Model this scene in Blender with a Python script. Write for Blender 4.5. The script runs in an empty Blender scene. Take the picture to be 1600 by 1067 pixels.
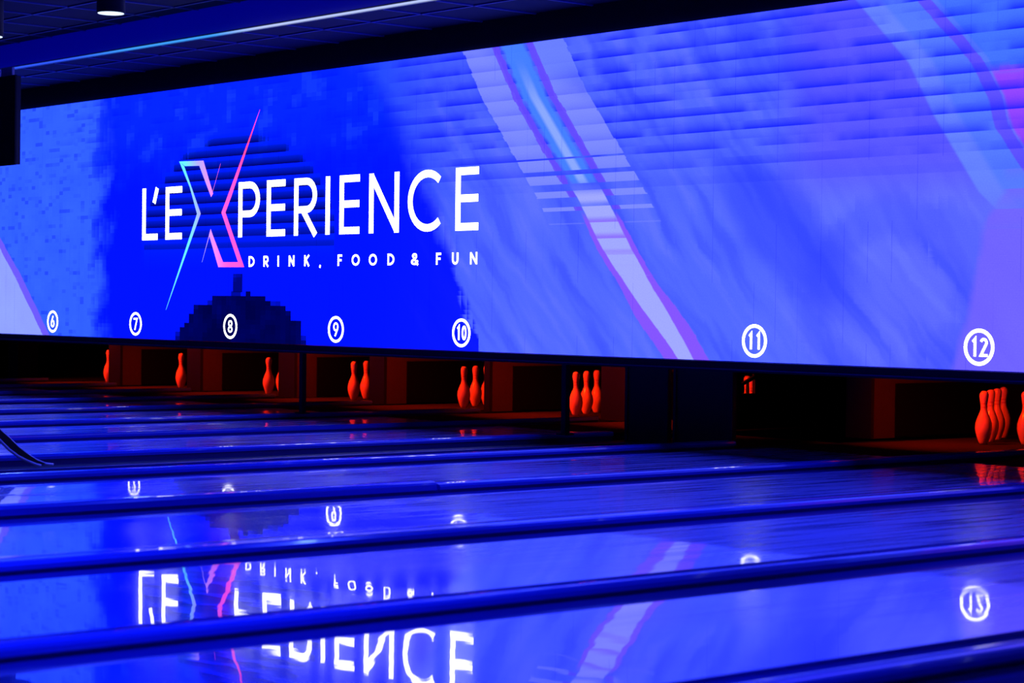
import bpy, bmesh, math, random
import numpy as np
from mathutils import Matrix, Vector

SC = bpy.context.scene
COL = SC.collection
random.seed(7)

# ------------------------------------------------------------------ camera, world, exposure
F_PX = 3294.9
cam_d = bpy.data.cameras.new('camera')
cam = bpy.data.objects.new('camera', cam_d)
COL.objects.link(cam)
cam_d.sensor_fit = 'HORIZONTAL'
cam_d.sensor_width = 36.0
cam_d.lens = F_PX / 1600 * 36.0
cam_d.clip_start = 0.1
cam_d.clip_end = 100
R = Matrix(((0.65008961, -0.02063244, 0.75957738),
            (0.75975323, 0.00108536, -0.65021062),
            (0.01259101, 0.99978654, 0.01638114)))
cam.matrix_world = Matrix.Translation((0, 0, 0.9356)) @ R.to_4x4()
cam_d.dof.use_dof = True
cam_d.dof.focus_distance = 16.0
cam_d.dof.aperture_fstop = 4.0
SC.camera = cam

world = bpy.data.worlds.new('world')
SC.world = world
world.use_nodes = True
world.node_tree.nodes['Background'].inputs[0].default_value = (0.0, 0.0, 0.02, 1)
world.node_tree.nodes['Background'].inputs[1].default_value = 0.25

SC.view_settings.view_transform = 'Standard'
SC.view_settings.look = 'None'
SC.view_settings.exposure = 0.0
SC.view_settings.gamma = 1.0
SC.view_settings.use_curve_mapping = False
SC.cycles.use_denoising = True
SC.cycles.max_bounces = 6
SC.cycles.sample_clamp_indirect = 6.0

SCREEN_GAIN_BLUE = 2.6
WALL_Y = 9.922


# ------------------------------------------------------------------ helpers
def lin(c):
    c = c / 255.0
    return c / 12.92 if c <= 0.04045 else ((c + 0.055) / 1.055) ** 2.4


def rgb(r, g, b):
    return (lin(r), lin(g), lin(b), 1.0)


def mat(name, color, rough=0.5, metallic=0.0, coat=0.0, coat_rough=0.05, noise=0.15, scale=20.0, spec=0.5,
        bump=0.0, stretch=(1, 1, 1), ior=1.5):
    """Principled material whose colour and roughness vary a little with a procedural noise."""
    m = bpy.data.materials.new(name)
    m.use_nodes = True
    nt = m.node_tree
    p = nt.nodes['Principled BSDF']
    tc = nt.nodes.new('ShaderNodeTexCoord')
    mp = nt.nodes.new('ShaderNodeMapping')
    mp.inputs['Scale'].default_value = stretch
    nt.links.new(tc.outputs['Object'], mp.inputs['Vector'])
    nz = nt.nodes.new('ShaderNodeTexNoise')
    nz.inputs['Scale'].default_value = scale
    nz.inputs['Detail'].default_value = 3
    nt.links.new(mp.outputs[0], nz.inputs['Vector'])
    ramp = nt.nodes.new('ShaderNodeMix')
    ramp.data_type = 'RGBA'
    ramp.inputs[6].default_value = tuple(c * (1 - noise) for c in color[:3]) + (1,)
    ramp.inputs[7].default_value = tuple(min(1, c * (1 + noise)) for c in color[:3]) + (1,)
    nt.links.new(nz.outputs[0], ramp.inputs[0])
    nt.links.new(ramp.outputs[2], p.inputs['Base Color'])
    p.inputs['Roughness'].default_value = rough
    p.inputs['Metallic'].default_value = metallic
    p.inputs['Coat Weight'].default_value = coat
    p.inputs['Coat Roughness'].default_value = coat_rough
    p.inputs['Specular IOR Level'].default_value = spec
    p.inputs['IOR'].default_value = ior
    if bump > 0:
        b = nt.nodes.new('ShaderNodeBump')
        b.inputs['Strength'].default_value = bump
        b.inputs['Distance'].default_value = 0.01
        nt.links.new(nz.outputs[0], b.inputs['Height'])
        nt.links.new(b.outputs[0], p.inputs['Normal'])
    return m


def emit(name, color, strength):
    m = bpy.data.materials.new(name)
    m.use_nodes = True
    nt = m.node_tree
    nt.nodes.clear()
    o = nt.nodes.new('ShaderNodeOutputMaterial')
    e = nt.nodes.new('ShaderNodeEmission')
    e.inputs[0].default_value = color
    e.inputs[1].default_value = strength
    nt.links.new(e.outputs[0], o.inputs[0])
    return m


def mesh_of(name, verts, faces, m, smooth=False):
    me = bpy.data.meshes.new(name)
    me.from_pydata(verts, [], faces)
    bm = bmesh.new()
    bm.from_mesh(me)
    bmesh.ops.recalc_face_normals(bm, faces=bm.faces)
    bm.to_mesh(me)
    bm.free()
    if m:
        me.materials.append(m)
    if smooth:
        for p in me.polygons:
            p.use_smooth = True
    return me


def link(name, me, parent=None, loc=(0, 0, 0), rot=(0, 0, 0)):
    o = bpy.data.objects.new(name, me)
    COL.objects.link(o)
    o.location = loc
    o.rotation_euler = rot
    if parent:
        o.parent = parent
    return o


def tag(o, label=None, cat=None, group=None, kind=None):
    if label: o['label'] = label
    if cat: o['category'] = cat
    if group: o['group'] = group
    if kind: o['kind'] = kind
    return o


def thing(name, label, cat, loc=(0, 0, 0), rz=0, group=None):
    o = bpy.data.objects.new(name, None)
    COL.objects.link(o)
    o.empty_display_size = 0.1
    o.location = loc
    o.rotation_euler = (0, 0, rz)
    return tag(o, label, cat, group)


class MB:
    """collects simple solids into one mesh"""
    def __init__(s):
        s.v = []; s.f = []

    def box(s, x0, x1, y0, y1, z0, z1):
        n = len(s.v)
        s.v += [(x0, y0, z0), (x1, y0, z0), (x1, y1, z0), (x0, y1, z0), (x0, y0, z1), (x1, y0, z1), (x1, y1, z1), (x0, y1, z1)]
        s.f += [tuple(n + i for i in q) for q in ((0, 1, 2, 3), (4, 5, 6, 7), (0, 1, 5, 4), (1, 2, 6, 5), (2, 3, 7, 6), (3, 0, 4, 7))]
        return s

    def prof_y(s, prof, y0, y1):
        """closed profile in XZ swept along Y"""
        n = len(s.v); k = len(prof)
        s.v += [(x, y0, z) for x, z in prof] + [(x, y1, z) for x, z in prof]
        s.f += [(n + i, n + (i + 1) % k, n + k + (i + 1) % k, n + k + i) for i in range(k)]
        s.f += [tuple(n + i for i in range(k)), tuple(n + k + i for i in range(k))]
        return s

    def prof_x(s, prof, x0, x1):
        n = len(s.v); k = len(prof)
        s.v += [(x0, y, z) for y, z in prof] + [(x1, y, z) for y, z in prof]
        s.f += [(n + i, n + (i + 1) % k, n + k + (i + 1) % k, n + k + i) for i in range(k)]
        s.f += [tuple(n + i for i in range(k)), tuple(n + k + i for i in range(k))]
        return s

    def plate_xz(s, poly, y0, y1):
        """flat polygon in XZ given a thickness along Y"""
        return s.prof_y(poly, y0, y1)

    def lathe(s, prof, seg=20, c=(0, 0, 0)):
        n = len(s.v)
        for r, z in prof:
            for k in range(seg):
                a = 2 * math.pi * k / seg
                s.v.append((c[0] + r * math.cos(a), c[1] + r * math.sin(a), c[2] + z))
        for i in range(len(prof) - 1):
            for k in range(seg):
                s.f.append((n + i * seg + k, n + i * seg + (k + 1) % seg, n + (i + 1) * seg + (k + 1) % seg, n + (i + 1) * seg + k))
        s.f.append(tuple(n + k for k in range(seg)))
        s.f.append(tuple(n + (len(prof) - 1) * seg + k for k in range(seg)))
        return s

    def tube(s, pts, r, seg=10):
        pts = [Vector(p) for p in pts]
        n = len(s.v)
        for i, p in enumerate(pts):
            d = (pts[min(i + 1, len(pts) - 1)] - pts[max(i - 1, 0)]).normalized()
            a = d.cross(Vector((1, 0, 0)))
            if a.length < 0.2:
                a = d.cross(Vector((0, 0, 1)))
            a.normalize(); b = d.cross(a)
            for k in range(seg):
                t = 2 * math.pi * k / seg
                s.v.append(tuple(p + a * (r * math.cos(t)) + b * (r * math.sin(t))))
        for i in range(len(pts) - 1):
            for k in range(seg):
                s.f.append((n + i * seg + k, n + i * seg + (k + 1) % seg, n + (i + 1) * seg + (k + 1) % seg, n + (i + 1) * seg + k))
        s.f.append(tuple(n + k for k in range(seg)))
        s.f.append(tuple(n + (len(pts) - 1) * seg + k for k in range(seg)))
        return s

    def mesh(s, name, m, smooth=False):
        return mesh_of(name, s.v, s.f, m, smooth)

    def build(s, name, m, parent=None, smooth=False, loc=(0, 0, 0)):
        return link(name, s.mesh(name, m, smooth), parent, loc)


# ------------------------------------------------------------------ screen picture (node expressions in metres on the screen)
class X:
    nt = None

    def __init__(s, sock): s.s = sock

    @staticmethod
    def op(o, *a, clamp=False):
        n = X.nt.nodes.new('ShaderNodeMath')
        n.operation = o
        n.use_clamp = clamp
        for i, v in enumerate(a):
            if isinstance(v, X): X.nt.links.new(v.s, n.inputs[i])
            else: n.inputs[i].default_value = v
        return X(n.outputs[0])

    def __add__(s, o): return X.op('ADD', s, o)
    __radd__ = __add__
    def __sub__(s, o): return X.op('SUBTRACT', s, o)
    def __rsub__(s, o): return X.op('SUBTRACT', o, s)
    def __mul__(s, o): return X.op('MULTIPLY', s, o)
    __rmul__ = __mul__
    def __truediv__(s, o): return X.op('DIVIDE', s, o)
    def floor(s): return X.op('FLOOR', s)
    def frac(s): return X.op('FRACT', s)
    def abs(s): return X.op('ABSOLUTE', s)
    def pw(s, e): return X.op('POWER', s, e)
    def sqrt(s): return X.op('SQRT', s)
    def clamp(s): return X.op('ADD', s, 0.0, clamp=True)
    def max(s, o): return X.op('MAXIMUM', s, o)
    def min(s, o): return X.op('MINIMUM', s, o)


def step(x, a, b):
    """0 at a, 1 at b (a may exceed b), smooth"""
    n = X.nt.nodes.new('ShaderNodeMapRange')
    n.interpolation_type = 'SMOOTHSTEP'
    X.nt.links.new(x.s, n.inputs[0])
    if a < b:
        n.inputs[1].default_value, n.inputs[2].default_value = a, b
        n.inputs[3].default_value, n.inputs[4].default_value = 0, 1
    else:
        n.inputs[1].default_value, n.inputs[2].default_value = b, a
        n.inputs[3].default_value, n.inputs[4].default_value = 1, 0
    return X(n.outputs[0])


def curve(x, pts):
    """piecewise linear function of x through pts"""
    pts = sorted(pts)
    x0, x1 = pts[0][0], pts[-1][0]
    ys = [p[1] for p in pts]
    y0, y1 = min(ys), max(ys)
    if y1 - y0 < 1e-6: y1 = y0 + 1
    n = X.nt.nodes.new('ShaderNodeFloatCurve')
    c = n.mapping.curves[0]
    norm = [((a - x0) / (x1 - x0), (b - y0) / (y1 - y0)) for a, b in pts]
    c.points[0].location = norm[0]
    c.points[1].location = norm[-1]
    for q in norm[1:-1]: c.points.new(*q)
    for p in c.points: p.handle_type = 'VECTOR'
    n.mapping.update()
    t = ((x - x0) * (1.0 / (x1 - x0))).clamp()
    X.nt.links.new(t.s, n.inputs['Value'])
    return X(n.outputs[0]) * (y1 - y0) + y0


def noise(a, b, scale=1.0, detail=2.0):
    c = X.nt.nodes.new('ShaderNodeCombineXYZ')
    for i, v in enumerate((a, b)):
        X.nt.links.new(v.s, c.inputs[i])
    n = X.nt.nodes.new('ShaderNodeTexNoise')
    n.inputs['Scale'].default_value = scale
    n.inputs['Detail'].default_value = detail
    X.nt.links.new(c.outputs[0], n.inputs['Vector'])
    return X(n.outputs[0])


def mixc(col, c2, fac):
    n = X.nt.nodes.new('ShaderNodeMix')
    n.data_type = 'RGBA'
    n.clamp_factor = True
    X.nt.links.new(fac.s, n.inputs[0])
    for i, c in ((6, col), (7, c2)):
        if isinstance(c, tuple): n.inputs[i].default_value = c
        else: X.nt.links.new(c, n.inputs[i])
    return n.outputs[2]


def scr(r, g, b):
    return (lin(r), lin(g), lin(b), 1.0)


def screen_material():
    m = bpy.data.materials.new('led_screen_picture')
    m.use_nodes = True
    nt = m.node_tree
    nt.nodes.clear()
    X.nt = nt
    out = nt.nodes.new('ShaderNodeOutputMaterial')
    em = nt.nodes.new('ShaderNodeEmission')
    geo = nt.nodes.new('ShaderNodeNewGeometry')
    sep = nt.nodes.new('ShaderNodeSeparateXYZ')
    nt.links.new(geo.outputs['Position'], sep.inputs[0])
    u, v = X(sep.outputs[0]), X(sep.outputs[2])

    # blocky compression noise and swirls
    bu, bv = (u * (1 / 0.07)).floor() * 0.07, (v * (1 / 0.035)).floor() * 0.035
    blk = noise(bu, bv, 3.2, 2.5)
    blk2 = noise(bu + 31.0, bv * 2.2, 7.0, 1.0)
    fine = noise(u * 2.0, v * 2.0, 60.0, 1.0)
    path = curve(v, [(2.83, -11.63), (2.44, -11.38), (2.06, -11.06), (1.70, -10.76), (1.34, -10.50), (1.07, -10.26), (0.82, -10.02), (0.60, -9.82)])
    w = u - path                                               # distance right of the diagonal streak
    swirl = noise(w * 2.6 + blk * 0.5, v * 0.6, 1.6, 2.5)
    cloud = noise(u * 0.55, v * 1.3, 1.5, 3.0)

    sl = ((v - 0.059) * (1 / 0.113)).frac()                    # position within a slat, 0 at its lower edge
    # base
    right = step(u, -13.6, -11.6)
    col = mixc(scr(30, 72, 242), scr(82, 106, 246), right)
    farr = step(u, -9.6, -7.6)
    col = mixc(col, scr(98, 108, 244), farr * 0.75)
    # lighter and darker swirls on the right half
    col = mixc(col, scr(54, 74, 240), step(swirl, 0.52, 0.32) * step(u, -13.2, -12.0) * 0.6)
    col = mixc(col, scr(112, 128, 248), step(swirl, 0.50, 0.70) * step(u, -13.2, -12.0) * 0.4)
    # left light zone
    leftz = step(u + (blk - 0.5) * 0.9, -17.3, -17.75)
    col = mixc(col, scr(58, 108, 246), leftz * (0.35 + blk * 0.7))
    col = mixc(col, scr(24, 52, 242), step(blk2, 0.56, 0.7) * leftz * 0.6)
    # large dark disc behind the logo
    redge = curve(v, [(2.83, -13.55), (2.39, -13.0), (1.65, -12.5), (1.07, -12.2), (0.60, -11.95)])
    softr = curve(v, [(2.83, 0.55), (1.7, 0.35), (1.1, 0.07), (0.6, 0.05)])
    dr = (redge - u + (blk - 0.5) * 0.5) / softr
    disc = (step(dr, -0.5, 0.5) * (1 - leftz)).clamp()
    col = mixc(col, scr(0, 14, 232), disc * 0.96)
    col = mixc(col, scr(8, 46, 240), disc * step(v + (blk - 0.5) * 0.8, 1.9, 2.6) * 0.7)
    col = mixc(col, scr(26, 70, 240), disc * step(blk, 0.54, 0.66) * step(v, 1.95, 2.4) * 0.5)
    # lens shape, lower right of centre, darker
    e1 = (((u + 8.95) * (1 / 0.62)).pw(2.0) + ((v - 1.42 + (u + 8.95) * 0.62) * (1 / 0.36)).pw(2.0)).sqrt() + (blk - 0.5) * 0.6
    col = mixc(col, scr(40, 60, 242), step(e1, 1.3, 0.6) * 0.55)
    e2 = (((u + 8.1) * (1 / 0.75)).pw(2.0) + ((v - 1.0) * (1 / 0.62)).pw(2.0)).sqrt() + (blk - 0.5) * 0.5
    col = mixc(col, scr(48, 66, 242), (step(e2, 1.15, 0.9) - step(e2, 0.75, 0.5)).clamp() * 0.35)

    # right-hand diagonal bands
    lp = curve(v, [(2.83, -8.42), (2.41, -8.0), (2.09, -7.81), (1.63, -7.48), (1.4, -7.2)])
    rp = curve(v, [(2.83, -7.93), (2.4, -7.50), (2.17, -7.36), (1.99, -7.30), (1.77, -7.13), (1.4, -6.8)])
    col = mixc(col, scr(92, 84, 240), step(u, -9.2, -8.6) * step(u - lp, 0.02, -0.02) * step(v, 1.5, 1.9) * 0.75)
    top = step(v, 1.35, 1.75)
    pale = step(u - lp, -0.015, 0.015) * top
    col = mixc(col, scr(104, 134, 236), pale * 0.95)
    col = mixc(col, scr(82, 122, 236), step(u - lp, 0.14, 0.2) * top * 0.8)
    col = mixc(col, scr(96, 84, 232), step((u - rp + 0.02 + (blk - 0.5) * 0.06).abs(), 0.055, 0.04) * top)
    col = mixc(col, scr(70, 118, 238), step(u - rp, 0.05, 0.08) * step(v, 2.25, 2.35))
    pinkm = step(u - rp + (blk - 0.5) * 0.05, 0.02, 0.06) * step(v + (blk2 - 0.5) * 0.1, 2.36, 2.28) * step(v, 1.5, 1.6)
    col = mixc(col, scr(150, 72, 226), pinkm)
    vp = curve(v, [(1.62, -7.30), (1.45, -7.45), (1.08, -7.51), (0.60, -7.66)])
    col = mixc(col, scr(116, 100, 236), step(u - vp + (blk - 0.5) * 0.1, -0.03, 0.05) * step(v + (sl - 0.5) * -0.25, 1.75, 1.45) * 0.85)

    # slats over the upper part
    dark = (1 - sl).pw(1.7)
    cl2 = noise(u * 1.3 + (v * (1 / 0.113)).floor() * 3.7, v * 0.2, 1.6, 3.0)
    sm = step(u + v * 0.5, -12.1, -11.3) * step(v, 1.62, 2.1) * step(cl2, 0.30, 0.56)
    col = mixc(col, scr(18, 34, 230), dark * sm)
    sm_l = step(u, -18.8, -17.6) * step(v, 2.0, 2.3) * (1 - right) * step(cl2, 0.48, 0.6)
    col = mixc(col, scr(0, 20, 220), dark * sm_l * 0.55)

    # slatted half disc behind the lettering
    s2 = ((v - 0.03) * (1 / 0.0985)).frac()
    d2 = (1 - s2).pw(1.5)
    slu = (((u * (1 / 0.05)).floor() * 0.05 + 15.3) * (1 / 1.5))
    vv = (v * (1 / 0.0985) - 0.3).floor() * 0.0985 + 0.08
    ry = (vv - 1.45) * (1 / 0.95)
    rr = (slu.pw(2.0) + ry.pw(2.0)).sqrt() + (blk - 0.5) * 0.12
    sun = step(rr, 1.02, 0.97) * step(v, 1.2, 1.5)
    col = mixc(col, scr(0, 34, 236), sun * 0.7)
    col = mixc(col, scr(0, 1, 92), sun * d2 * step(v, 1.15, 1.7))
    # low blocky mound
    mu, mv = (u * (1 / 0.075)).floor() * 0.075, (v * (1 / 0.04)).floor() * 0.04
    mb = noise(mu, mv, 4.0, 1.0)
    em_ = (((mu + 15.2) * (1 / 0.98)).pw(2.0) + ((mv - 0.55) * (1 / 0.46)).pw(2.0)).sqrt() + (mb - 0.5) * 0.45
    col = mixc(col, scr(0, 2, 72), step(em_, 1.0, 0.97) * (0.82 + mb * 0.3))
    stalk = step((u + 15.2).abs(), 0.075, 0.07) * step((v - 1.11).abs(), 0.08, 0.078) * step(mb, 0.3, 0.5)
    col = mixc(col, scr(0, 4, 96), stalk * 0.85)

    # diagonal streak: upper slatted part and lower solid part
    up = step(v, 1.50, 1.56)
    duty = ((v - 1.47) * (1 / 0.62)).clamp()
    on = step(sl + duty * 1.05, 0.99, 1.01)
    edge = (blk2 - 0.5) * 0.05
    side = (step((w - 0.385).abs() + edge, 0.175, 0.165) + step((w + 0.385).abs() + edge, 0.185, 0.175)).clamp()
    fade = step(w, -0.9, -0.2)
    col = mixc(col, scr(128, 142, 244), side * up * on * (0.95 - dark * 0.35) * step(v + w * 0.5, 2.95, 2.55))
    col = mixc(col, scr(110, 132, 244), side * up * step(v, 2.45, 2.7) * step(w, 0.0, 0.1) * 0.9)
    purp = step((w.abs() - 0.19).abs() + edge, 0.045, 0.035)
    col = mixc(col, scr(102, 74, 232), purp * up * on * 0.9)
    core_u = step(w.abs() + edge, 0.15, 0.10) * step(v, 1.75, 1.85)
    col = mixc(col, scr(70, 130, 236), core_u * on * 0.95)
    col = mixc(col, scr(140, 170, 246), core_u * on * step(w.abs(), 0.07, 0.02) * step(v, 2.75, 2.3))
    low = step(v, 1.80, 1.70)
    hw = curve(v, [(1.8, 0.15), (1.2, 0.135), (0.95, 0.115), (0.6, 0.065)])
    mw = curve(v, [(1.8, 0.17), (1.5, 0.19), (1.2, 0.20), (0.85, 0.225), (0.6, 0.215)])
    bn = (blk - 0.5) * 0.08
    col = mixc(col, scr(134, 86, 232), step(w.abs() - mw + bn, 0.008, -0.008) * low * step(v, 1.62, 1.52))
    ls = step(sl, 0.05, 0.45).max(step(v, 1.45, 1.2))
    col = mixc(col, scr(162, 170, 244), step(w.abs() - hw + bn * 0.5, 0.008, -0.008) * low * (0.25 + ls * 0.75))

    # bright field at the far left
    lpth = curve(v, [(1.62, -19.62), (1.25, -19.18), (0.60, -18.50)])
    du = u - lpth + (blk - 0.5) * 0.08
    col = mixc(col, scr(112, 92, 224), step(du, 0.01, -0.01))
    col = mixc(col, scr(150, 170, 246), step(du, -0.13, -0.15) * (0.75 + blk * 0.3))

    # LED pixel rows, module joints, speckle
    row = ((v * (1 / 0.0096)).frac() - 0.5).abs() * 2.0
    mj = (((u + 30) * (1 / 0.1855)).frac() - 0.5).abs() * 2.0
    mi = noise((u * (1 / 0.1855)).floor() * 1.37, (v * (1 / 0.37)).floor() * 2.11, 5.0, 0.0)
    joint = step(mj, 0.975, 0.99) * step(mi, 0.53, 0.6)
    k = (1.0 - row * 0.16) * (0.94 + fine * 0.28) * (1.0 - joint * 0.4)
    sc_ = nt.nodes.new('ShaderNodeSeparateColor')
    nt.links.new(col, sc_.inputs[0])
    cb = X(sc_.outputs[2])
    cc_ = nt.nodes.new('ShaderNodeCombineColor')
    nt.links.new(sc_.outputs[0], cc_.inputs[0])
    nt.links.new(sc_.outputs[1], cc_.inputs[1])
    nt.links.new((cb * (1.0 + step(cb, 0.62, 0.9) * (SCREEN_GAIN_BLUE - 1.0))).s, cc_.inputs[2])   # blue diodes driven hardest
    nt.links.new(cc_.outputs[0], em.inputs[0])
    nt.links.new(k.s, em.inputs[1])
    nt.links.new(em.outputs[0], out.inputs[0])
    return m


def logo_material():
    """colour runs from light blue at lower left to pink at right"""
    m = bpy.data.materials.new('logo_cross_gradient')
    m.use_nodes = True
    nt = m.node_tree
    nt.nodes.clear()
    X.nt = nt
    out = nt.nodes.new('ShaderNodeOutputMaterial')
    em = nt.nodes.new('ShaderNodeEmission')
    geo = nt.nodes.new('ShaderNodeNewGeometry')
    sep = nt.nodes.new('ShaderNodeSeparateXYZ')
    nt.links.new(geo.outputs['Position'], sep.inputs[0])
    u, v = X(sep.outputs[0]), X(sep.outputs[2])
    t = u + (v - 1.7) * 0.12
    col = mixc(scr(90, 210, 255), scr(150, 150, 255), step(t, -16.05, -15.75))
    col = mixc(col, scr(255, 80, 190), step(t, -15.85, -15.35))
    col = mixc(col, scr(255, 60, 120), step(t, -15.3, -14.9))
    nt.links.new(col, em.inputs[0])
    em.inputs[1].default_value = 1.5
    nt.links.new(em.outputs[0], out.inputs[0])
    return m


# ------------------------------------------------------------------ materials
M = {}
M['fascia_glow'] = mat('fascia_glow_panel', (0.05, 0.05, 0.3), 0.6, noise=0.05)
_p = M['fascia_glow'].node_tree.nodes['Principled BSDF']
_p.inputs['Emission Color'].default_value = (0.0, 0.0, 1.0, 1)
_p.inputs['Emission Strength'].default_value = 0.16  # faint emission stands in for blue light washing over the fascia
M['black'] = mat('matte_black', (0.006, 0.006, 0.008), 0.7)
M['dark'] = mat('dark_panel', (0.02, 0.02, 0.03), 0.55)
M['ceil'] = mat('ceiling_tile_dark', (0.008, 0.009, 0.04), 0.9, noise=0.2, scale=60)
M['grid'] = mat('ceiling_grid_paint', (0.05, 0.06, 0.32), 0.5)
M['fascia'] = mat('fascia_paint', (0.55, 0.55, 0.6), 0.85, noise=0.05)
M['gutter'] = mat('gutter_plastic', (0.015, 0.025, 0.40), 0.34, noise=0.1, stretch=(1, 0.05, 1))
M['divider'] = mat('divider_side', (0.008, 0.012, 0.30), 0.45)
M['cap'] = mat('divider_cap_plastic', (0.03, 0.07, 0.75), 0.22, coat=0.6, noise=0.08, stretch=(1, 0.05, 1))
M['walk'] = mat('walkway_rubber', (0.05, 0.05, 0.07), 0.5, noise=0.4, scale=8)
M['kickred'] = mat('kickback_board', (0.045, 0.04, 0.04), 0.8, spec=0.1)
M['kickplate'] = mat('kick_plate_rubber', (0.003, 0.003, 0.004), 0.9, spec=0.05)
M['post'] = mat('post_paint', (0.006, 0.008, 0.05), 0.5, spec=0.3)
M['pin'] = mat('pin_coating', (0.80, 0.58, 0.36), 0.22, coat=0.8, noise=0.06, scale=14)
M['band'] = mat('pin_neck_band', (0.55, 0.12, 0.12), 0.35)
M['metal'] = mat('brushed_metal', (0.55, 0.56, 0.6), 0.28, metallic=0.9)
M['tube'] = mat('tube_paint', (0.65, 0.68, 0.85), 0.3, coat=0.5)
M['curtain'] = mat('pit_curtain', (0.003, 0.003, 0.0035), 0.95, spec=0.05)
M['deck'] = mat('pin_deck', (0.022, 0.019, 0.018), 0.8, spec=0.08)
M['inlay'] = mat('lane_inlay', (0.85, 0.85, 0.85), 0.3)
M['white_led'] = emit('screen_white', (1.0, 1.0, 1.0, 1), 3.2)
M['lens'] = emit('downlight_lens', (0.6, 0.75, 1.0, 1), 1.6)
M['redtube'] = emit('pit_lamp_tube', (1.0, 0.03, 0.004, 1), 1.0)


def lane_material():
    m = bpy.data.materials.new('lane_synthetic')
    m.use_nodes = True
    nt = m.node_tree
    X.nt = nt
    p = nt.nodes['Principled BSDF']
    geo = nt.nodes.new('ShaderNodeNewGeometry')
    sep = nt.nodes.new('ShaderNodeSeparateXYZ')
    nt.links.new(geo.outputs['Position'], sep.inputs[0])
    x, y = X(sep.outputs[0]), X(sep.outputs[1])
    streak = noise(x * 9.0, y * 0.5, 2.2, 4.0)
    patch = noise(x * 0.8, y * 0.28, 1.7, 3.0)
    board = noise((x * (1 / 0.0273)).floor() * 3.1, y * 0.05, 4.0, 1.0)
    wear = (step(y + (patch - 0.5) * 5.0, 3.6, 6.4) * (0.45 + step(streak, 0.3, 0.7) * 0.75)).clamp()   # the lane is oiled up to here, dry and scuffed beyond
    col = mixc((0.02, 0.035, 0.40, 1), (0.10, 0.18, 0.85, 1), wear)
    col = mixc(col, (0.02, 0.03, 0.30, 1), step(board, 0.55, 0.75) * 0.25)
    nt.links.new(col, p.inputs['Base Color'])
    nt.links.new((wear * 0.24 + 0.10).s, p.inputs['Roughness'])
    p.inputs['IOR'].default_value = 3.2
    tint = mixc((0.25, 0.36, 1.0, 1), (0.95, 0.98, 1.0, 1), wear)
    nt.links.new(tint, p.inputs['Specular Tint'])
    nt.links.new((1.0 - wear * 0.6).s, p.inputs['Coat Weight'])
    p.inputs['Coat IOR'].default_value = 1.55
    nt.links.new((wear * 0.03 + 0.012).s, p.inputs['Coat Roughness'])
    wob = noise(x * 2.4, y * 0.9, 2.0, 1.0)
    b = nt.nodes.new('ShaderNodeBump')
    b.inputs['Strength'].default_value = 0.022
    b.inputs['Distance'].default_value = 0.02
    nt.links.new(wob.s, b.inputs['Height'])
    nt.links.new(b.outputs[0], p.inputs['Coat Normal'])
    return m


M['lane'] = lane_material()
M['screen'] = screen_material()
M['cross'] = logo_material()

# ------------------------------------------------------------------ structure
def struct(name, mb, m):
    return tag(mb.build(name, m), kind='structure')


struct('floor', MB().box(-27, 1.5, -4, 16, -0.30, -0.18), M['black'])
struct('wall_back', MB().box(-27, 1.5, 15.8, 16.0, -0.18, 4.0), M['black'])
struct('wall_left', MB().box(-27.2, -27, -4, 16, -0.30, 4.0), M['dark'])
struct('wall_right', MB().box(1.5, 1.7, -4, 16, -0.30, 4.0), M['dark'])
struct('wall_front', MB().box(-27, 1.5, -4.2, -4, -0.30, 4.0), M['dark'])

FZ, CZ, FY = 3.03, 3.257, 9.03


def ceiling(name, x0, x1, y0, y1, z, tiles):
    c = struct(name, MB().box(x0, x1, y0, y1, z + 0.03, z + 0.10), M['ceil'])
    g = MB()
    s = 0.6
    nx = int((x1 - x0) / s); ny = int(math.ceil((y1 - y0) / s))
    for i in range(nx + 1): g.box(x0 + i * s - 0.009, x0 + i * s + 0.009, y0, y1, z, z + 0.03)
    for j in range(ny):
        g.box(x0, x1, y1 - 0.25 - j * s - 0.009, y1 - 0.25 - j * s + 0.009, z, z + 0.0299)
    tag(g.build('ceiling_grid', M['grid'], c), kind='stuff')
    tm = None
    for i, j in tiles:
        if not (0 <= i < nx): continue
        if tm is None:
            tm = MB().box(0.012, s - 0.012, 0.012, s - 0.012, 0, 0.02).mesh('ceiling_tile', M['ceil'])
        link('ceiling_tile', tm, c, (x0 + i * s, y1 - 0.25 - (j + 1) * s, z + 0.010))
        if j == 0:
            o = link('ceiling_tile', tm, c, (x0 + i * s, y1 - 0.25, z + 0.010)); o.scale = (1, 0.25 / s, 1)
            if y1 > FY: 
                o = link('ceiling_tile', tm, c, (x0 + i * s, y0, z + 0.010)); o.scale = (1, (y1 - 0.25 - s - y0) / s, 1)
    return c


ceiling('ceiling', -26.4, 1.2, -4, FY, CZ, [(i, j) for i in range(8, 26) for j in range(0, 6)])
ceiling('ceiling.001', -26.4, 1.2, FY, WALL_Y + 0.3, FZ, [(i, 0) for i in range(8, 32)])
struct('ceiling.002', MB().box(-27, 1.5, WALL_Y + 0.3, 16, 1.25, 1.31), M['black'])
struct('trim_1', MB().box(-26.4, 1.2, FY - 0.03, FY, FZ + 0.015, CZ + 0.03), M['fascia_glow'])
struct('trim_2', MB().box(-26.4, 1.2, WALL_Y + 0.02, WALL_Y + 0.10, 2.836, FZ + 0.03), M['black'])
struct('trim_3', MB().box(-26.4, 1.2, WALL_Y + 0.12, WALL_Y + 0.2, 0.62, FZ), M['black'])

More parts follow.
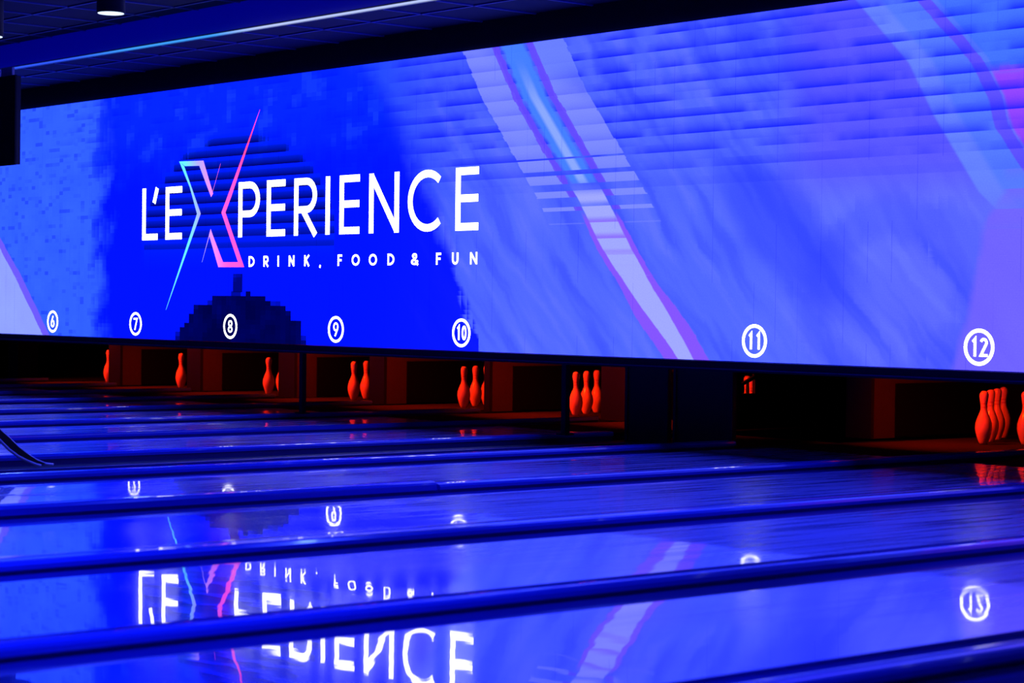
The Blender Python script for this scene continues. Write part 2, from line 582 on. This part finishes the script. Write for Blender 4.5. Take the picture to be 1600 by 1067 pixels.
# LED strip along the lower edge of the fascia
stripm = bpy.data.materials.new('led_strip_glow')
stripm.use_nodes = True
nt = stripm.node_tree
nt.nodes.clear()
X.nt = nt
o_ = nt.nodes.new('ShaderNodeOutputMaterial'); e_ = nt.nodes.new('ShaderNodeEmission')
g_ = nt.nodes.new('ShaderNodeNewGeometry'); s_ = nt.nodes.new('ShaderNodeSeparateXYZ')
nt.links.new(g_.outputs['Position'], s_.inputs[0])
ux = X(s_.outputs[0])
c_ = mixc((0.03, 0.10, 1.0, 1), (0.05, 0.35, 1.0, 1), step(ux, -16.6, -15.2))
c_ = mixc(c_, (0.50, 0.60, 1.0, 1), step(ux, -14.2, -13.4))
nt.links.new(c_, e_.inputs[0])
e_.inputs[1].default_value = 1.0
nt.links.new(e_.outputs[0], o_.inputs[0])
strip = thing('led_strip', 'thin glowing blue and white light strip along the lower fascia edge', 'light strip', (0, FY - 0.045, FZ))
MB().box(-26.4, 1.2, -0.012, 0.012, 0.004, 0.014).build('diffuser', stripm, strip)
MB().box(-26.4, 1.2, 0.012, 0.0145, -0.004, 0.03).build('channel', M['metal'], strip)

# ------------------------------------------------------------------ the LED screen
SY = WALL_Y
screen = thing('led_screen', 'long LED video wall with white lettering and numbers above the lanes', 'video screen', (-12.5, SY, 0.604))
PW = 0.5565
pm = MB().box(0.0006, PW - 0.0006, 0.0, 0.06, 0.0006, PW - 0.0006).mesh('led_panel', M['screen'])
for i in range(-20, 19):
    for j in range(4):
        link('led_panel', pm, screen, (i * PW, 0, j * PW))
SX, SZ = -12.5, 0.604


def ribbon(mb, pts, wd, y=-0.003, closed=False, flat=1.0):
    """stroke of width wd (metres) along pts (x, z) as a thin solid; mitred joints"""
    pts = [Vector((p[0], p[1])) for p in pts]
    n = len(pts)
    L, Rr = [], []
    for i, p in enumerate(pts):
        if closed:
            a, b = pts[i - 1], pts[(i + 1) % n]
        else:
            a, b = pts[max(i - 1, 0)], pts[min(i + 1, n - 1)]
        d1 = (p - a).normalized() if (p - a).length > 1e-9 else (b - p).normalized()
        d2 = (b - p).normalized() if (b - p).length > 1e-9 else d1
        n1, n2 = Vector((-d1.y, d1.x)), Vector((-d2.y, d2.x))
        mt = (n1 + n2)
        mt = mt.normalized() if mt.length > 1e-6 else n1
        k = 1.0 / max(0.35, mt.dot(n1))
        L.append(p + mt * (wd / 2 * k)); Rr.append(p - mt * (wd / 2 * k))
    b0 = len(mb.v)
    for i in range(n):
        for q in (L[i], Rr[i]):
            mb.v.append((q.x, y, q.y))
        for q in (L[i], Rr[i]):
            mb.v.append((q.x, y + 0.0025, q.y))
    rng = range(n) if closed else range(n - 1)
    for i in rng:
        a, b = b0 + 4 * i, b0 + 4 * ((i + 1) % n)
        mb.f += [(a, a + 1, b + 1, b), (a + 2, b + 2, b + 3, a + 3), (a, b, b + 2, a + 2), (a + 1, a + 3, b + 3, b + 1)]
    if not closed:
        a = b0; mb.f.append((a, a + 2, a + 3, a + 1))
        a = b0 + 4 * (n - 1); mb.f.append((a, a + 1, a + 3, a + 2))


def arc(cx, cz, rx, rz, a0, a1, n=14):
    return [(cx + rx * math.cos(math.radians(a0 + (a1 - a0) * i / n)), cz + rz * math.sin(math.radians(a0 + (a1 - a0) * i / n))) for i in range(n + 1)]


def glyph(ch, x0, x1, z0, z1, s):
    """strokes of a geometric sans letter filling the box x0..x1, z0..z1 with stroke width s"""
    h = s / 2
    l, r, b, t = x0 + h, x1 - h, z0 + h, z1 - h
    m = (z0 + z1) / 2
    H = z1 - z0
    if ch == 'L': return [[(l, z1), (l, b), (x1, b)]]
    if ch == 'E': return [[(x1, t), (l, t), (l, b), (x1, b)], [(l, m + 0.01 * H), (x1 - 0.008 * H, m + 0.01 * H)]]
    if ch == 'F': return [[(x1, t), (l, t), (l, z0)], [(l, m), (x1 - 0.1 * (x1 - x0), m)]]
    if ch == 'I': return [[((l + r) / 2, z0), ((l + r) / 2, z1)]]
    if ch == 'N': return [[(l, z0), (l, z1 - 0.001)], [(l, z1 - h * 0.6), (r, z0 + h * 0.6)], [(r, z0), (r, z1)]]
    if ch in 'PR':
        q = z0 + 0.42 * H if ch == 'P' else z0 + 0.45 * H
        rz = (t - q) / 2
        rx = min(rz, (r - l) * 0.62)
        bowl = [(l, t), (r - rx, t)] + arc(r - rx, (t + q) / 2, rx, rz, 90, -90)[1:-1] + [(r - rx, q), (l, q)]
        out = [[(l, z0), (l, z1)], bowl]
        if ch == 'R': out.append([(l + (r - l) * 0.35, q), (r + h * 0.5, z0)])
        return out
    if ch == 'C': return [arc((l + r) / 2 + 0.02 * H, m, (r - l) / 2 + 0.02 * H, (t - b) / 2, 48, 312, 26)]
    if ch == 'O': return [arc((l + r) / 2, m, (r - l) / 2, (t - b) / 2, 0, 360, 20)]
    if ch == 'D':
        rx = (r - l) * 0.8
        return [[(l, t), (r - rx, t)] + arc(r - rx, m, rx, (t - b) / 2, 90, -90)[1:-1] + [(r - rx, b), (l, b)], [(l, z0), (l, z1)]]
    if ch == 'K': return [[(l, z0), (l, z1)], [(r, z1), (l, m - 0.05 * H)], [(l + 0.3 * (r - l), m + 0.05 * H), (r, z0)]]
    if ch == 'U': return [[(l, z1), (l, b + (r - l) / 2)] + arc((l + r) / 2, b + (r - l) / 2, (r - l) / 2, (r - l) / 2, 180, 360, 10)[1:-1] + [(r, b + (r - l) / 2), (r, z1)]]
    if ch == ',': return [[((l + r) / 2 + h * 0.3, z0 + h), ((l + r) / 2 - h * 0.5, z0 - h * 1.6)]]
    if ch == '&':
        w = r - l
        return [[(r, z0 + 0.36 * H), (l + 0.62 * w, b)] + arc(l + 0.42 * w, z0 + 0.26 * H, 0.42 * w, 0.26 * H - h, 300, 100, 9)[1:] +
                [(l + 0.72 * w, z0 + 0.66 * H)] + arc(l + 0.45 * w, z0 + 0.78 * H, 0.28 * w, 0.22 * H - h, 0, 215, 9) + [(r, z0)]]
    if ch == "'": return [[(x1 - h, z1), (x0 + h, z0)]]
    if ch == '1': return [[(l, z1 - 0.22 * H), (r - 0.005, t), (r - 0.005, z0)]]
    if ch == '2':
        w = (r - l) / 2
        return [arc((l + r) / 2, t - w, w, w, 165, -35, 10) + [(l, b), (x1, b)]]
    if ch == '0': return [arc((l + r) / 2, m, (r - l) / 2, (t - b) / 2, 0, 360, 18)]
    if ch == '7': return [[(x0, t), (r, t), (l + 0.25 * (r - l), z0)]]
    if ch == '8':
        return [arc((l + r) / 2, z0 + 0.73 * H, (r - l) / 2 * 0.9, 0.27 * H - h, 0, 360, 14), arc((l + r) / 2, z0 + 0.27 * H, (r - l) / 2, 0.27 * H - h, 0, 360, 14)]
    if ch in '69':
        a = arc((l + r) / 2, b + (r - l) / 2, (r - l) / 2, (r - l) / 2 * 1.08, 0, 360, 16)
        tail = [((l + r) / 2 + 0.18 * (r - l), z1), (l + 0.02 * (r - l), b + (r - l) * 0.72)]
        if ch == '9':
            f = lambda p: (l + r - p[0], z0 + z1 - p[1])
            return [[f(p) for p in a], [f(p) for p in tail]]
        return [a, tail]
    return []


def letter(name, ch, x0, x1, z0, z1, s, parent, ox=SX, oz=SZ, y=-0.003):
    mb = MB()
    for k, st in enumerate(glyph(ch, x0 - ox, x1 - ox, z0 - oz, z1 - oz, s)):
        cl = ch in 'O0' or (ch == '8') or (ch in '69' and k == 0)
        if cl: st = st[:-1]
        ribbon(mb, st, s, y - 0.0004 * k, cl)
    return mb.build(name, M['white_led'], parent)


for ch, a, b in [('L', -16.78, -16.515), ('E', -16.378, -16.105), ('P', -15.196, -14.872), ('E', -14.766, -14.497), ('R', -14.365, -14.045),
                 ('I', -13.924, -13.862), ('E', -13.730, -13.463), ('N', -13.335, -12.950), ('C', -12.838, -12.372), ('E', -12.256, -11.990)]:
    letter('letter', ch, a, b, 1.499, 1.968, 0.056, screen)
letter('apostrophe', "'", -16.605, -16.502, 1.832, 1.966, 0.05, screen)
for ch, a, b in [('D', -15.03, -14.945), ('R', -14.808, -14.735), ('I', -14.605, -14.573), ('N', -14.435, -14.355), ('K', -14.213, -14.138), (',', -14.003, -13.977),
                 ('F', -13.747, -13.69), ('O', -13.557, -13.454), ('O', -13.33, -13.227), ('D', -13.087, -13.003), ('&', -12.790, -12.697),
                 ('F', -12.482, -12.424), ('U', -12.29, -12.217), ('N', -12.078, -11.995)]:
    letter('small_letter' if ch not in ',&' else 'small_sign', ch, a, b, 1.247, 1.337, 0.0165, screen)

for n, cx in [('6', -18.448), ('7', -16.884), ('8', -15.306), ('9', -13.763), ('10', -12.171), ('11', -9.212), ('12', -7.461), ('13', -5.74)]:
    mb = MB()
    ribbon(mb, arc(cx - SX, 0.738 - SZ, 0.096, 0.096, 0, 360, 40)[:-1], 0.021, closed=True)
    ring = mb.build('number_ring', M['white_led'], screen)
    wd = 0.060
    for k, ch in enumerate(n):
        if len(n) == 1: a, b = cx - wd / 2 - 0.004, cx + wd / 2 + 0.004
        else:
            c = cx + (-0.034 if k == 0 else 0.033)
            ww = 0.036 if ch == '1' else 0.054
            a, b = c - ww / 2, c + ww / 2
        letter('digit', ch, a, b, 0.684, 0.792, 0.0145 if ch in '689' else 0.0155, ring)


def cross_piece(polys):
    mb = MB()
    for p in polys:
        mb.plate_xz([(x - SX, z - SZ) for x, z in p], -0.004, -0.0015)
    return mb.build('logo_cross', M['cross'], screen)


# left half outline: top bar, left arm to the waist, long lower spike
cross_piece([[(-16.155, 2.188), (-15.76, 2.178), (-15.785, 2.135), (-16.06, 2.143)],
             [(-16.155, 2.188), (-16.075, 2.143), (-15.852, 1.717), (-15.795, 1.717)],
             [(-15.852, 1.717), (-15.795, 1.717), (-16.357, 0.87)],
             [(-15.76, 2.178), (-15.785, 2.135), (-15.822, 2.135), (-15.628, 1.857), (-15.598, 1.885)],
             [(-15.628, 1.857), (-15.483, 2.14), (-15.605, 1.90)]])
# right half outline: long upper spike, right arm, foot bar, inner spike
cross_piece([[(-14.884, 2.568), (-15.46, 1.717), (-15.40, 1.717), (-15.31, 1.85)],
             [(-15.46, 1.717), (-15.40, 1.717), (-15.10, 1.245), (-15.19, 1.285)],
             [(-15.10, 1.245), (-15.50, 1.247), (-15.45, 1.29), (-15.17, 1.288)],
             [(-15.50, 1.247), (-15.43, 1.29), (-15.60, 1.53), (-15.63, 1.578), (-15.655, 1.53)],
             [(-15.63, 1.578), (-15.605, 1.535), (-15.655, 1.51), (-15.765, 1.292)]])

# ------------------------------------------------------------------ screen bezel and posts
bz = thing('screen_bezel', 'long dark bezel beam along the bottom edge of the video wall', 'beam', (-12.5, WALL_Y, 0.535))
MB().box(-11.2, 11.2, -0.01, 0.10, 0.0, 0.064).build('beam', M['post'], bz)
MB().box(-11.2, 11.2, -0.018, -0.0095, 0.012, 0.020).build('edge_trim', M['grid'], bz)

# ------------------------------------------------------------------ lanes
YE = 13.55
LANES = {3: -23.1, 4: -21.55, 5: -19.97, 6: -18.42, 7: -16.83, 8: -15.22, 9: -13.62, 10: -12.08, 11: -9.22, 12: -7.58, 13: -5.87, 14: -4.27, 15: -2.65}
HW, GW = 0.533, 0.225
LLAB = {3: 'farthest bowling lane at the left edge, a thin dark sliver', 4: 'bowling lane leading to the thin red pin sliver at far left',
        5: 'bowling lane leading to the single red pin left of circled eight',
        6: 'bowling lane leading to the red pin right of circled eight',
        7: 'bowling lane leading to the red pin below and right of circled nine',
        8: 'bowling lane leading to the pair of red pins just right of circled ten',
        9: 'bowling lane leading to three red pins in a row beside the dark panels',
        10: 'bowling lane just beyond the dark walkway, its pins nearly hidden',
        11: 'bowling lane with pale dart marks, running just before the walkway',
        12: 'bowling lane with a mirrored glint of red pins at right',
        13: 'bowling lane mirroring the first letters of the sign',
        14: 'bowling lane mirroring the sign ending and the circled twelve',
        15: 'nearest bowling lane, only its corner showing at bottom right'}
gprof = [(GW * (-0.5 + i / 10), -0.012 - 0.085 * math.sin(math.pi * i / 10)) for i in range(11)]
gprof = gprof + [(x, z - 0.012) for x, z in reversed(gprof)]
bed_me = MB().box(-HW, HW, -3.0, 10.7, -0.10, 0.0).mesh('lane_bed', M['lane'])
deck_me = MB().box(-HW, HW, 10.7, YE, -0.10, 0.0).mesh('pin_deck', M['deck'])
gut_me = MB().prof_y(gprof, -3.0, YE).mesh('gutter', M['gutter'], True)
dart_me = MB().prof_y([(-0.02, 0.0002), (0.02, 0.0002), (0.02, 0.001), (-0.02, 0.001)], 0, 0.17).mesh('dart_mark', M['inlay'])
for n, c in LANES.items():
    t = thing('bowling_lane', 'glossy blue-lit ' + LLAB[n], 'bowling lane', (c, 0, 0), 0, 'bowling lanes')
    link('lane_bed', bed_me, t)
    link('pin_deck', deck_me, t)
    link('gutter', gut_me, t, (-HW - GW / 2, 0, 0))
    link('gutter', gut_me, t, (HW + GW / 2, 0, 0))
    if n in (11,):
        for dx, dy in ((-0.10, 4.55), (-0.05, 4.72), (0.0, 4.89)):
            link('dart_mark', dart_me, t, (dx, dy - 0.1, 0))

# ------------------------------------------------------------------ dividers between lanes
ks = sorted(LANES)


def divider(x0, x1, label, joint=None, y_end=11.95):
    t = thing('lane_divider', label, 'lane divider', ((x0 + x1) / 2, 0, 0), 0, 'dividers between the lanes')
    h = (x1 - x0) / 2
    def cap(y0, y1, dz=0.0):
        r = min(0.03, h * 0.4)
        p = [(-h, 0.004), (-h, 0.020 + dz), (-h + r * 0.4, 0.031 + dz), (-h + r, 0.035 + dz), (-0.012, 0.036 + dz), (-0.006, 0.030 + dz), (0.006, 0.030 + dz), (0.012, 0.036 + dz),
             (h - r, 0.035 + dz), (h - r * 0.4, 0.031 + dz), (h, 0.020 + dz), (h, 0.004)]
        MB().prof_y(p, y0, y1).build('cap', M['cap'], t)
    if joint:
        cap(-3.0, joint - 0.01, 0.012)
        cap(joint + 0.01, y_end)
    else:
        cap(-3.0, y_end)
    MB().box(-h + 0.016, h - 0.016, -3.0, y_end, -0.16, 0.0035).build('side_panel', M['divider'], t)
    return t


DL = {(3, 4): 'farthest of the thin blue-lit lane dividers', (4, 5): 'second farthest of the thin blue-lit lane dividers',
      (5, 6): 'third farthest lane divider, ending left of the red pin beside circled eight', (6, 7): 'blue-lit lane divider ending below circled nine beside the post',
      (7, 8): 'blue-lit lane divider ending between the pins right of circled nine and ten', (8, 9): 'blue-lit lane divider ending right of the red pin pair by circled ten',
      (9, 10): 'blue-lit lane divider ending at three red pins in a row',
      (11, 12): 'light blue lane divider with a visible joint in its cap',
      (12, 13): 'blue lane divider just below the mirrored red pins at right',
      (13, 14): 'wide dark-sided lane divider between both mirrored sign pieces', (14, 15): 'nearest lane divider, at the bottom right corner'}
for a, b in zip(ks[:-1], ks[1:]):
    x0, x1 = LANES[a] + HW + GW, LANES[b] - HW - GW
    if (a, b) == (10, 11):
        divider(x0, x0 + 0.12, 'dark lane divider along the far side of the walkway', None, 10.58)
        divider(x1 - 0.12, x1, 'blue-lit lane divider along the near side of the walkway', None, 10.58)
        wt = thing('walkway', 'narrow dark walkway strip between two lane dividers', 'walkway', ((x0 + x1) / 2, 0, 0))
        MB().box(-(x1 - x0) / 2 + 0.12, (x1 - x0) / 2 - 0.12, -3, 11.85, -0.16, -0.03).build('board', M['walk'], wt)
        hh = (x1 - x0) / 2 - 0.12
        for q in (-0.12, 0.22):
            MB().box(q - 0.02, q + 0.02, -3, 10.3, -0.03, -0.012).build('cable_cover', M['divider'], wt)
        continue
    divider(x0, x1, DL[(a, b)], 6.66 if (a, b) == (11, 12) else None)

# ------------------------------------------------------------------ pin bays
KICK = [  # face x (right side), left edge of the front, label bits
    (-23.25, -23.5, 'farthest, at the left edge'), (-20.82, -21.07, 'left of the lone pin'), (-19.145, -19.41, 'just right of the lone pin'),
    (-17.40, -17.68, 'right of circled eight\'s pin'), (-15.92, -16.15, 'right of circled nine\'s pin'), (-14.365, -14.44, 'brightest, right of the pin pair'),
    (-12.62, -12.91, 'right of three pins in a row'), (-10.011, -10.25, 'dim, between circled eleven and twelve'), (-8.30, -8.45, 'beyond the right picture edge')]
KY0, KY1 = 12.04, 13.55
for fx, lx, lab in KICK:
    t = thing('pit_divider', 'red-lit pit side wall with black kick plate, ' + lab, 'pit wall', (fx, KY0, 0), 0, 'pit side walls')
    w = fx - lx
    MB().box(-w + 0.02, 0, 0.035, KY1 - KY0, 0.002, 1.0).build('side_board', M['kickred'], t)
    MB().box(-w, 0.0, 0.0, 0.034, 0.002, 1.0).build('front_post', M['post'], t)
    MB().box(0.0005, 0.012, 0.27, KY1 - KY0, 0.012, 0.405).build('kick_plate', M['kickplate'], t)

# right-hand wall of the bay next to the walkway, with the small window that shows two pins
t = thing('pit_divider', 'dark bay wall beside the walkway with a small window showing red', 'pit wall', (-11.33, 11.9, 0), 0, 'pit side walls')
wb = MB()
wb.box(-0.03, 0, 0.0, 0.158, 0.002, 1.0).box(-0.03, 0, 0.318, 1.65, 0.002, 1.0).box(-0.03, 0, 0.158, 0.318, 0.002, 0.281).box(-0.03, 0, 0.158, 0.318, 0.436, 1.0)
wb.build('side_board', M['black'], t)
MB().prof_x([(0.152, 0.335), (0.152, 0.356), (0.325, 0.428), (0.325, 0.400)], -0.02, 0.004).build('brace', M['black'], t)
MB().box(-0.022, -0.004, 0.236, 0.252, 0.281, 0.38).build('window_post', M['black'], t)

MB_c = MB().box(-27, 1.5, 13.56, 13.62, -0.17, 1.25)
tag(MB_c.build('pit_curtain', M['curtain']), 'black curtain closing the pin pits at the back', 'curtain')

# posts under the bezel
post_me = MB().box(-0.022, 0.022, -0.02, 0.02, 0.0, 0.535 - 0.036).mesh('post', M['post'])
foot_me = MB().box(-0.05, 0.05, -0.04, 0.04, 0.0, 0.012).mesh('foot_plate', M['post'])
for x, z, lab in [(-11.06, 0.036, 'slim dark post left of the three pins in a row'), (-14.29, 0.036, 'slim dark post left of the pin under circled nine'),
                  (-15.80, 0.036, None)]:
    if lab is None: continue
    t = thing('support_post', lab + ', carrying the screen', 'post', (x, WALL_Y + 0.05, z), 0, 'posts under the screen')
    link('shaft', post_me, t); link('foot_plate', foot_me, t)

# dark access panels closing the walkway
for a, b, lab in [(-11.10, -10.66, 'left dark access panel closing the walkway under the screen'), (-10.605, -10.03, 'right dark access panel closing the walkway under the screen')]:
    t = thing('access_panel', lab, 'panel', ((a + b) / 2, 10.6, -0.029), 0, 'access panels')
    h = (b - a) / 2
    MB().box(-h, h, 0, 0.03, 0.0, 1.2).build('board', M['dark'], t)
    for s in (-1, 1):
        MB().box(s * (h - 0.012) - 0.012, s * (h - 0.012) + 0.012, -0.012, -0.0005, 0, 1.2).build('edge_trim', M['post'], t)
    MB().box(h - 0.09, h - 0.05, -0.03, -0.0005, 0.62, 0.74).build('handle', M['black'], t)

# pit lamps (red)
LIT = {4: 1.2, 5: 1.3, 6: 1.2, 7: 1.15, 8: 1.15, 9: 1.35, 10: 1.3, 11: 0.95}
PIT_W = 15.0
for n, k in LIT.items():
    c = LANES[n]
    t = thing('pit_lamp', f'hidden red pin lamp over the bay of the {["", "", "", "", "fourth", "fifth", "sixth", "seventh", "eighth", "ninth", "tenth", "eleventh"][n]} lane', 'lamp',
              (c - 0.22, 11.55, 0.98), 0, 'pit lamps')
    MB().box(-0.35, 0.35, -0.05, 0.05, 0.0, 0.12).box(-0.25, -0.23, -0.01, 0.01, 0.12, 0.272).box(0.23, 0.25, -0.01, 0.01, 0.12, 0.272).build('housing', M['black'], t)
    MB().box(-0.33, 0.33, -0.012, 0.012, -0.02, -0.001).build('tube', M['redtube'], t)
    ld = bpy.data.lights.new('pit_light', 'AREA')
    ld.shape = 'RECTANGLE'; ld.size = 0.4; ld.size_y = 0.05
    ld.energy = PIT_W * k
    ld.color = (1.0, 0.02, 0.001)
    ld.spread = math.radians(110)
    lo = bpy.data.objects.new('pit_light', ld); COL.objects.link(lo)
    lo.parent = t; lo.location = (0, 0, -0.03)
    lo.rotation_euler = (math.radians(40), 0, math.radians(-12))

# ------------------------------------------------------------------ pins
inch = 0.0254
pp = [(1.0, 0), (1.125, 0.1), (1.41, 0.75), (1.95, 2.25), (2.24, 3.375), (2.38, 4.5), (2.28, 5.875), (1.85, 7.25), (1.28, 8.625), (0.98, 9.375), (0.90, 10.0),
      (0.93, 10.875), (1.03, 11.75), (1.18, 12.625), (1.27, 13.5), (1.22, 14.1), (1.02, 14.6), (0.65, 14.9), (0.2, 15.0)]
pin_me = MB().lathe([(r * inch, z * inch) for r, z in pp], 28).mesh('body', M['pin'], True)
def band_prof(z0, z1, r0, r1):
    return [(r0 * inch + 0.0006, z0 * inch), (r1 * inch + 0.0006, z1 * inch)]
band_me = MB().lathe(band_prof(10.3, 10.5, 0.908, 0.916), 28).lathe(band_prof(11.3, 11.5, 0.973, 1.003), 28).mesh('neck_band', M['band'], True)
dx, dy = 0.1524, 0.264
SP = {1: (0, 0), 2: (-dx, dy), 3: (dx, dy), 4: (-2 * dx, 2 * dy), 5: (0, 2 * dy), 7: (-3 * dx, 3 * dy), 8: (-dx, 3 * dy)}
PINS = [
    (-19.95, (1,), 'under and right of circled seven', {1: 'single red-lit bowling pin left of circled eight'}),
    (-18.24, (1, 2), '', {1: 'red-lit bowling pin below and right of circled eight', 2: 'thin red sliver of pin behind the one right of circled eight'}),
    (-16.752, (1, 2, 4), '', {1: 'red-lit bowling pin below and right of circled nine', 2: 'bowling pin mostly hidden behind the pin right of circled nine', 4: 'thin red sliver of pin beside the dark post right of circled nine'}),
    (-15.042, (1, 2, 4), '', {1: 'left bowling pin of the red pair right of circled ten', 2: 'right bowling pin of the red pair right of circled ten', 4: 'half hidden pin at the right of the pair by circled ten'}),
    (-13.508, (1, 2, 4), '', {1: 'leftmost bowling pin of the three in a row, brightest orange', 2: 'middle bowling pin of the three in a row', 4: 'right bowling pin of the three in a row'}),
    (-9.20, (1, 2, 4, 7, 3, 5), '', {1: 'front bowling pin of the cluster under circled twelve, its lower half dark', 2: 'second bowling pin of the cluster under circled twelve', 4: 'third bowling pin of the cluster under circled twelve',
                                  7: 'rearmost bowling pin of the cluster under circled twelve', 3: 'bowling pin cut off by the right edge of the picture', 5: 'pin hidden behind the one at the right edge'}),
]


def pin(x, y, label):
    t = thing('bowling_pin', label, 'bowling pin', (x, y, 0.001), random.uniform(0, 6), 'bowling pins')
    link('body', pin_me, t); link('neck_band', band_me, t)


for hx, idx, _, labs in PINS:
    for i in idx:
        pin(hx + SP[i][0] + (SP[i][1] * 0.055 if hx > -10 else 0), 12.30 + SP[i][1], labs[i])
pin(-21.56, 12.32, 'thin red pin sliver between circled six and seven')
pin(-12.22, 13.08, 'pin piece seen left in the small window under circled eleven')
pin(-11.93, 12.83, 'pin piece seen right in the small window under circled eleven')

# ------------------------------------------------------------------ bent tubes at left
r1 = [(0, 5.16, 0.62), (0, 5.30, 0.475), (0, 5.45, 0.325), (0, 5.564, 0.214), (0, 5.619, 0.168), (0, 5.676, 0.115), (0, 5.732, 0.074), (0, 5.789, 0.038), (0, 5.846, 0.014), (0, 5.9, 0.006)]
r2 = [(0.02, 5.16, 0.55), (0.02, 5.30, 0.41), (0.02, 5.45, 0.262), (0.02, 5.563, 0.149), (0.02, 5.61, 0.105), (0.02, 5.666, 0.065), (0.02, 5.722, 0.037), (0.02, 5.779, 0.014), (0.02, 5.81, 0.006)]
t = thing('ball_ramp', 'pair of thin bent blue-lit tubes curving down onto the walkway', 'ball ramp', (-10.95, 0, -0.014))
for r in (r1, r2): MB().tube(r, 0.0085).build('rail', M['tube'], t, True)
wv = [(0.01, y, z) for _, y, z in r1[:9]] + [(0.01, y, z) for _, y, z in reversed(r2[:8])]
wm = MB(); k = len(wv)
wm.v = wv + [(x + 0.004, y, z) for x, y, z in wv]
wm.f = [tuple(range(k)), tuple(range(k, 2 * k))] + [(i, (i + 1) % k, k + (i + 1) % k, k + i) for i in range(k)]
wm.build('web', M['black'], t)
for s in (-0.14, 0.08): MB().tube([(s, 5.10, 0.0), (0.01, 5.16, 0.60)], 0.008).build('leg', M['tube'], t, True)

# ------------------------------------------------------------------ hanging cabinet and downlights
t = thing('hanging_monitor', 'black flat monitor hanging from the ceiling at the left edge', 'monitor', (-16.93, 8.6, 2.115))
MB().box(-0.60, 0.268, -0.004, 0.035, 0.0, 0.765).build('back_shell', M['dark'], t)
MB().box(-0.605, 0.272, -0.020, -0.0045, -0.006, 0.771).build('front_frame', M['black'], t)
MB().box(-0.57, 0.24, -0.0225, -0.0205, 0.03, 0.74).build('glass', M['black'], t)
for q in (-0.17, 0.06):
    MB().box(q - 0.1, q + 0.1, 0.005, 0.03, 0.7655, 0.845).build('bracket', M['tube'], t)
MB().tube([(-0.31, 0.02, 0.70), (-0.31, 0.02, CZ - 2.115 + 0.01)], 0.015).build('hanger_pole', M['metal'], t)
for k, (x, yy, lab) in enumerate([(q[0], 6.5, q[1]) for q in [(-11.39, 'black cylinder downlight on the ceiling, fully in view'), (-12.98, 'black cylinder downlight cut by the left edge of the picture'),
                              (-9.80, None), (-8.2, None), (-6.6, None), (-5.0, None), (-14.6, None)]] + [(q, 2.9, None) for q in (-9.8, -7.9, -6.0, -4.1)]):
    t = thing('downlight', lab or 'added cylinder downlight out of frame, ' + ['', '', 'next right of the one in view', 'second right of the one in view', 'third right of the one in view', 'last at the right end of the row', 'at the left end of the row', 'leftmost of the nearer row', 'second of the nearer row', 'third of the nearer row', 'rightmost of the nearer row'][k], 'downlight', (x, yy, 2.695), 0, 'ceiling downlights')
    MB().lathe([(0.086, 0.0), (0.086, CZ - 2.695), (0.02, CZ - 2.695)], 28).build('housing', M['black'], t, True)
    MB().lathe([(0.079, -0.004), (0.079, -0.001)], 28).build('lens', M['lens'], t)
    ld = bpy.data.lights.new('downlight_beam', 'SPOT')
    ld.energy = 130 if yy > 5 else 380  # out-of-frame downlights are added to light the lanes, the nearer row strongest
    ld.color = (0.03, 0.06, 1.0)
    ld.spot_size = math.radians(110); ld.spot_blend = 0.8
    ld.shadow_soft_size = 0.1
    lo = bpy.data.objects.new('downlight_beam', ld); COL.objects.link(lo)
    lo.parent = t; lo.location = (0, 0, -0.02)
